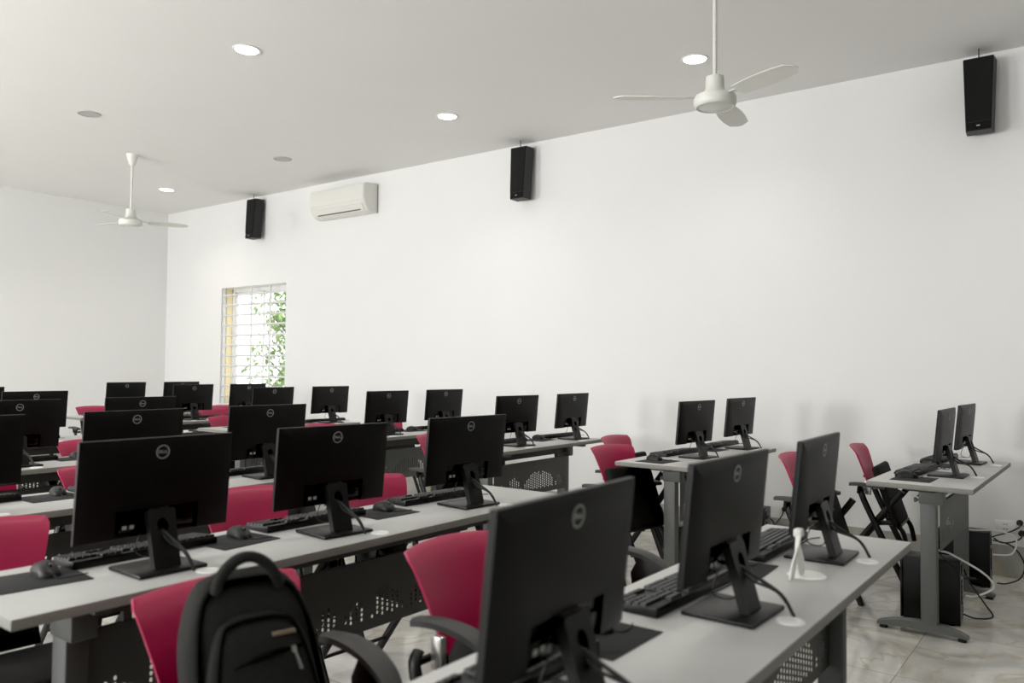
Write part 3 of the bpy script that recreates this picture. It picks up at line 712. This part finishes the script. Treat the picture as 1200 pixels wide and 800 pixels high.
# ------------------------------------------------------------------ backpack on the first chair
bp_ = tag(empty('backpack', (1.058, 1.42, 0.500), math.radians(-17)), 'black cloth backpack with top handle sitting on the chair seat', 'backpack')
def sack(w0, w1, d0, d1, h, yo, ztop_pow=4, z0=0.0, ex=0.42, n=28, m=22):
    mb = MB(); vs = []; fs = []
    for i in range(m + 1):
        u = i / m
        e = (1 - abs(2 * u - 1) ** 7) ** 0.5 if u < 0.5 else (1 - (2 * u - 1) ** ztop_pow) ** 0.5
        e = max(e, 0.02)
        wd = (w0 + (w1 - w0) * u) * (0.35 + 0.65 * e if u > 0.5 else 0.8 + 0.2 * e); dp = (d0 + (d1 - d0) * u) * e
        for j in range(n):
            a = 2 * PI * j / n; ca, sa = math.cos(a), math.sin(a)
            x = wd * math.copysign(abs(ca) ** ex, ca); y = dp * math.copysign(abs(sa) ** (ex * 1.4), sa)
            wob = 1 + 0.012 * math.sin(9 * u + 4 * ca) + 0.01 * math.sin(17 * u * ca)
            vs.append((x * wob, y * wob + yo + 0.05 * u, z0 + h * u))
    for i in range(m):
        for j in range(n): fs.append((i * n + j, i * n + (j + 1) % n, (i + 1) * n + (j + 1) % n, (i + 1) * n + j))
    fs += [tuple(range(n))[::-1], tuple(m * n + j for j in range(n))]
    mb.add(vs, fs); return mb
sack(0.160, 0.124, 0.085, 0.062, 0.452, 0.0).build('main_compartment', M['pack'], bp_, 70)
sack(0.136, 0.098, 0.042, 0.030, 0.372, -0.072, 5, z0=0.004).build('front_pocket', M['pack'], bp_, 70)
mb = MB()
mb.tube([(-0.112, -0.096, 0.02), (-0.101, -0.072, 0.22), (-0.075, -0.048, 0.345), (-0.045, -0.043, 0.366), (0.0, -0.042, 0.370), (0.045, -0.043, 0.366), (0.075, -0.048, 0.345), (0.101, -0.072, 0.22), (0.112, -0.096, 0.02)], 0.0045, 6, smooth=5)
mb.build('pocket_piping', M['packseam'], bp_)
mb = MB(); mb.tube([(-0.131, -0.063, 0.03), (-0.121, -0.031, 0.28), (-0.096, -0.001, 0.40), (-0.05, 0.011, 0.434), (0, 0.012, 0.438), (0.05, 0.011, 0.434), (0.096, -0.001, 0.40), (0.121, -0.031, 0.28), (0.131, -0.063, 0.03)], 0.006, 6, smooth=5)
mb.build('main_zipper', M['packseam'], bp_)
mb = MB(); mb.tube([(-0.068, -0.002, 0.42), (-0.056, -0.010, 0.457), (-0.024, -0.012, 0.485), (0.010, -0.012, 0.487), (0.042, -0.010, 0.464), (0.064, -0.002, 0.42)], 0.012, 10, smooth=6, sx=1.0); mb.build('carry_handle', M['pack'], bp_)
mb = MB(); mb.tube([(-0.078, -0.062, 0.278), (0.0, -0.066, 0.300), (0.080, -0.060, 0.306)], [0.003, 0.006, 0.003], 6, smooth=5); mb.build('slit_zipper', M['packseam'], bp_)
mb = MB(); mb.box(0.056, 0.064, -0.074, -0.062, 0.297, 0.309, bev=0.001)
mb.tube([(0.060, -0.070, 0.303), (0.064, -0.079, 0.283), (0.067, -0.083, 0.266)], [0.004, 0.006, 0.007], 6, sx=0.5); mb.build('zip_puller', M['chrome'], bp_)
mb = MB(); mb.box(0.022, 0.070, -0.0600, -0.046, 0.333, 0.340, bev=0.001); mb.build('name_tag', M['tag'], bp_)
for s_ in (-1, 1):
    mb = MB(); mb.tube([(s_ * 0.07, 0.085, 0.42), (s_ * 0.085, 0.098, 0.34), (s_ * 0.10, 0.088, 0.18), (s_ * 0.12, 0.07, 0.05)], 0.008, 8, smooth=4, sx=1.8); mb.build('shoulder_strap', M['packseam'], bp_)

for o in kids(bp_):                      # the soft bag slumps sideways and narrows upward
    for v in o.data.vertices: v.co.x -= 0.10 * v.co.z
    o.location = (0, 0.0, 0.0)

# ------------------------------------------------------------------ computer towers, cables, outlets
def make_pc():
    t = empty('computer_tower')
    mb = MB(); mb.box(-0.077, 0.077, -0.14, 0.14, 0.006, 0.352, bev=0.004); mb.build('case', M['pc'], t)
    mb = MB(); mb.box(-0.075, 0.075, 0.141, 0.156, 0.008, 0.35, bev=0.005); mb.build('front_bezel', M['gloss'], t)
    mb = MB(); mb.box(-0.071, 0.071, -0.1425, -0.1402, 0.012, 0.346); mb.build('rear_plate', M['pcrear'], t, 0)
    mb = MB()
    mb.box(-0.065, 0.02, -0.147, -0.1426, 0.275, 0.335, bev=0.002); mb.box(-0.055, -0.02, -0.148, -0.1426, 0.12, 0.25, bev=0.001)
    for k in range(4): mb.box(-0.01, 0.06, -0.1445, -0.1426, 0.03 + k * 0.021, 0.042 + k * 0.021)
    mb.build('port_panel', M['gloss'], t)
    for k in range(4):
        mb = MB(); mb.box(-0.052, -0.024, -0.1495, -0.1481, 0.13 + k * 0.03, 0.147 + k * 0.03); mb.build('port', M['sticker'], t, 0)
    mb = MB()
    for x in (-0.055, 0.055):
        for y in (-0.1, 0.1): mb.box(x - 0.012, x + 0.012, y - 0.012, y + 0.012, 0, 0.007)
    mb.build('rubber_feet', M['rubber'], t)
    return t
pc = make_pc(); pt = build_tree(pc)
PCS = [(5.03, 0.81, 3, 'black computer tower on the floor beside the leg of the front row wall desk'),
       (6.03, 0.775, 3, 'black computer tower on the floor by the wall socket, front row'),
       (5.98, 2.21, 3, 'black computer tower on the floor at the wall end of the second row wall desk'),
       (4.98, 2.23, 3, 'black computer tower on the floor behind the leg of the second row wall desk')]
for i, (x, y, a, lab) in enumerate(PCS):
    o = pc if i == 0 else copy_tree(pt); o.location = (x, y, 0); o.rotation_euler = (0, 0, math.radians(a)); tag(o, lab, 'computer', 'black computer towers under the wall desks')

def cable(name, pts, r, m, label, cat='cable'):
    mb = MB(); mb.tube(pts, r, 7, smooth=6); return tag(mb.build(name, M[m]), label, cat)
cable('network_cable', [(4.82, 0.80, 0.60), (4.83, 0.77, 0.45), (4.85, 0.745, 0.42), (4.90, 0.70, 0.40), (5.0, 0.56, 0.30), (5.05, 0.52, 0.22), (5.03, 0.60, 0.165), (5.01, 0.648, 0.165)], 0.0055, 'cablew', 'white cable looping down to the back of the tower by the desk leg')
cable('network_cable', [(5.80, 0.86, 0.60), (5.81, 0.80, 0.42), (5.88, 0.74, 0.375), (6.02, 0.60, 0.362), (6.07, 0.50, 0.32), (6.05, 0.52, 0.22), (6.01, 0.622, 0.21)], 0.0055, 'cablew', 'white cable looping over the tower by the wall socket')
cable('power_cable', [(5.03, 0.655, 0.30), (4.98, 0.62, 0.24), (5.06, 0.56, 0.12), (5.10, 0.53, 0.05), (5.03, 0.60, 0.045), (5.02, 0.66, 0.06)], 0.0045, 'cableb', 'black cable hanging behind the tower by the desk leg')
cable('power_cable', [(6.02, 0.62, 0.30), (6.10, 0.52, 0.26), (6.14, 0.46, 0.15), (6.12, 0.48, 0.06), (6.04, 0.55, 0.03), (6.02, 0.60, 0.03)], 0.0045, 'cableb', 'black cable drooping behind the tower by the wall socket')
cable('usb_cable', [(4.79, 0.80, 0.60), (4.795, 0.77, 0.45), (4.81, 0.745, 0.415), (4.86, 0.70, 0.36), (4.93, 0.65, 0.29), (5.02, 0.60, 0.26), (5.03, 0.655, 0.25)], 0.004, 'cableb', 'black cable running from under the front wall desk to the tower by its leg')
cable('network_cable', [(4.70, 2.21, 0.60), (4.71, 2.19, 0.45), (4.72, 2.16, 0.42), (4.73, 2.12, 0.36), (4.78, 2.08, 0.24), (4.86, 2.05, 0.10), (4.92, 2.06, 0.03)], 0.005, 'cablew', 'white cable hanging under the second row wall desk, inner one')
cable('network_cable', [(4.67, 2.21, 0.60), (4.675, 2.19, 0.45), (4.68, 2.16, 0.42), (4.69, 2.08, 0.33), (4.72, 2.03, 0.18), (4.78, 2.0, 0.01)], 0.005, 'cablew', 'white cable hanging beside the leg of the second row wall desk, outer one')

def outlet(y, z, w, label, gang):
    t = tag(empty('wall_outlet', (XW, y, z)), label, 'wall socket', 'white wall sockets')
    mb = MB(); mb.box(-0.011, 0, -w / 2, w / 2, -0.038, 0.038, bev=0.003); mb.build('cover_plate', M['white'], t)
    for g in gang:
        for dz in (-0.016, 0.016):
            mb = MB(); mb.box(-0.0122, -0.0108, g - 0.012, g - 0.004, dz - 0.003, dz + 0.003); mb.box(-0.0122, -0.0108, g + 0.004, g + 0.012, dz - 0.003, dz + 0.003); mb.build('socket_slot', M['acdark'], t, 0)
outlet(0.585, 0.335, 0.12, 'white wall socket with no plug near the floor beside the plugged one', (0.0,))
outlet(0.465, 0.335, 0.12, 'white wall socket holding two black plugs, near the floor', (0.02,))
outlet(2.06, 0.30, 0.10, 'white wall socket near the floor behind the front row chair', (0.0,))
def plug(y, z, pts, lab):
    t = tag(empty('power_plug', (XW - 0.0135, y, z)), lab, 'plug')
    mb = MB(); mb.lathe([(0.016, 0.0), (0.02, 0.008), (0.02, 0.02), (0.013, 0.032), (0.006, 0.045)], 14); h_ = mb.build('plug_body', M['rubber'], t); h_.rotation_euler = (0, -PI / 2, 0)
    mb = MB(); mb.tube([(-0.04, 0, 0)] + pts, 0.005, 7, smooth=6); mb.build('cord', M['cableb'], t)
plug(0.50, 0.372, [(-0.08, 0.0, -0.02), (-0.16, 0.05, -0.045), (-0.29, 0.10, -0.05), (-0.362, 0.122, -0.052)], 'upper black plug with cord in the double wall socket')
plug(0.49, 0.302, [(-0.08, 0.0, -0.02), (-0.17, 0.04, -0.035), (-0.29, 0.09, -0.025), (-0.36, 0.125, 0.01)], 'lower black plug with cord in the double wall socket')
plug(2.07, 0.288, [(-0.05, 0.005, -0.04), (-0.12, 0.02, -0.085), (-0.24, 0.0, -0.09), (-0.345, -0.025, -0.05), (-0.38, -0.018, -0.02)], 'black plug with cord in the socket behind the front row chair')

# white charger lead bundled over the front desk, hanging from the aisle monitor
gc = tag(empty('charging_cable', (2.22, 0.70, ZD)), 'white coiled charging cable standing up from the front row desk', 'cable')
mb = MB()
for k in range(4):
    a = k * 0.009 - 0.014
    mb.tube([(-0.02 + a, -0.004, 0.004), (0.015 + a, 0.0, 0.04), (0.06 + a * .4, 0.004 + a * .4, 0.09), (0.092 + a * .4, 0.010 + a * .3, 0.124 - abs(a)), (0.088 - a * .5, 0.012, 0.085), (0.055 - a, -0.004 + a * .4, 0.03), (0.045 - a, -0.01, 0.004)], 0.0034, 6, smooth=5)
mb.build('coil', M['cablew'], gc)
mb = MB(); mb.box(0.072, 0.104, -0.002, 0.022, 0.098, 0.122, bev=0.006); mb.build('cable_tie', M['cablew'], gc)
gd = tag(empty('grommet_cap', (2.284, 0.681, ZD)), 'white round cable cap lying on the front row desk below the white cable', 'cable cap')
mb = MB(); mb.lathe([(0.0, 0.0035), (0.03, 0.0045), (0.046, 0.004), (0.052, 0.0005)], 32); mb.build('cap', M['white'], gd)

# ------------------------------------------------------------------ light
w = bpy.data.worlds.new('sky'); bpy.context.scene.world = w; w.use_nodes = True
bg = w.node_tree.nodes['Background']; bg.inputs['Color'].default_value = (0.93, 0.97, 1.0, 1); bg.inputs['Strength'].default_value = 3.0
def area(name, loc, target, sx, sy, e, col=(1, 1, 1)):
    l = bpy.data.lights.new(name, 'AREA'); l.shape = 'RECTANGLE'; l.size = sx; l.size_y = sy; l.energy = e; l.color = col
    o = bpy.data.objects.new(name, l); COL.objects.link(o); o.location = loc
    o.rotation_euler = (Vector(target) - Vector(loc)).to_track_quat('-Z', 'Z').to_euler(); return o
for (a, b), e in zip(lw, (0, 34, 142, 165)):
    area('window_daylight', (XL - 0.05, (a + b) / 2, 1.9), (XL + 3, (a + b) / 2, 1.9), b - a, 2.0, e, (0.97, 0.985, 1.0))

for (a, b), e in zip(lw, (0, 34, 128, 130)):      # light thrown up from the bright ground outside
    area('ground_bounce', (XL - 0.05, (a + b) / 2, 1.6), (XL + 2, (a + b) / 2, 3.6), b - a, 1.2, e, (1.0, 0.99, 0.97))

# ------------------------------------------------------------------ camera
F = 939.24
R = ((0.5983, -0.8013, 0.0090), (-0.0314, -0.0122, 0.9994), (0.8006, 0.5980, 0.0323))
cd = bpy.data.cameras.new('camera'); cd.sensor_width = 36; cd.lens = F / 1200 * 36; cd.clip_start = 0.05
cam = bpy.data.objects.new('camera', cd); COL.objects.link(cam)
m = Matrix(((R[0][0], R[1][0], -R[2][0]), (R[0][1], R[1][1], -R[2][1]), (R[0][2], R[1][2], -R[2][2])))
cam.matrix_world = Matrix.Translation((0, 0, 1.3817)) @ m.to_quaternion().to_matrix().to_4x4()
cd.dof.use_dof = True; cd.dof.focus_distance = 5.0; cd.dof.aperture_fstop = 2.8
sc = bpy.context.scene; sc.camera = cam
sc.view_settings.view_transform = 'Standard'; sc.view_settings.look = 'None'; sc.view_settings.exposure = -0.12
sc.view_settings.use_curve_mapping = True
sc.view_settings.curve_mapping.black_level = (0.0035, 0.0035, 0.0034)
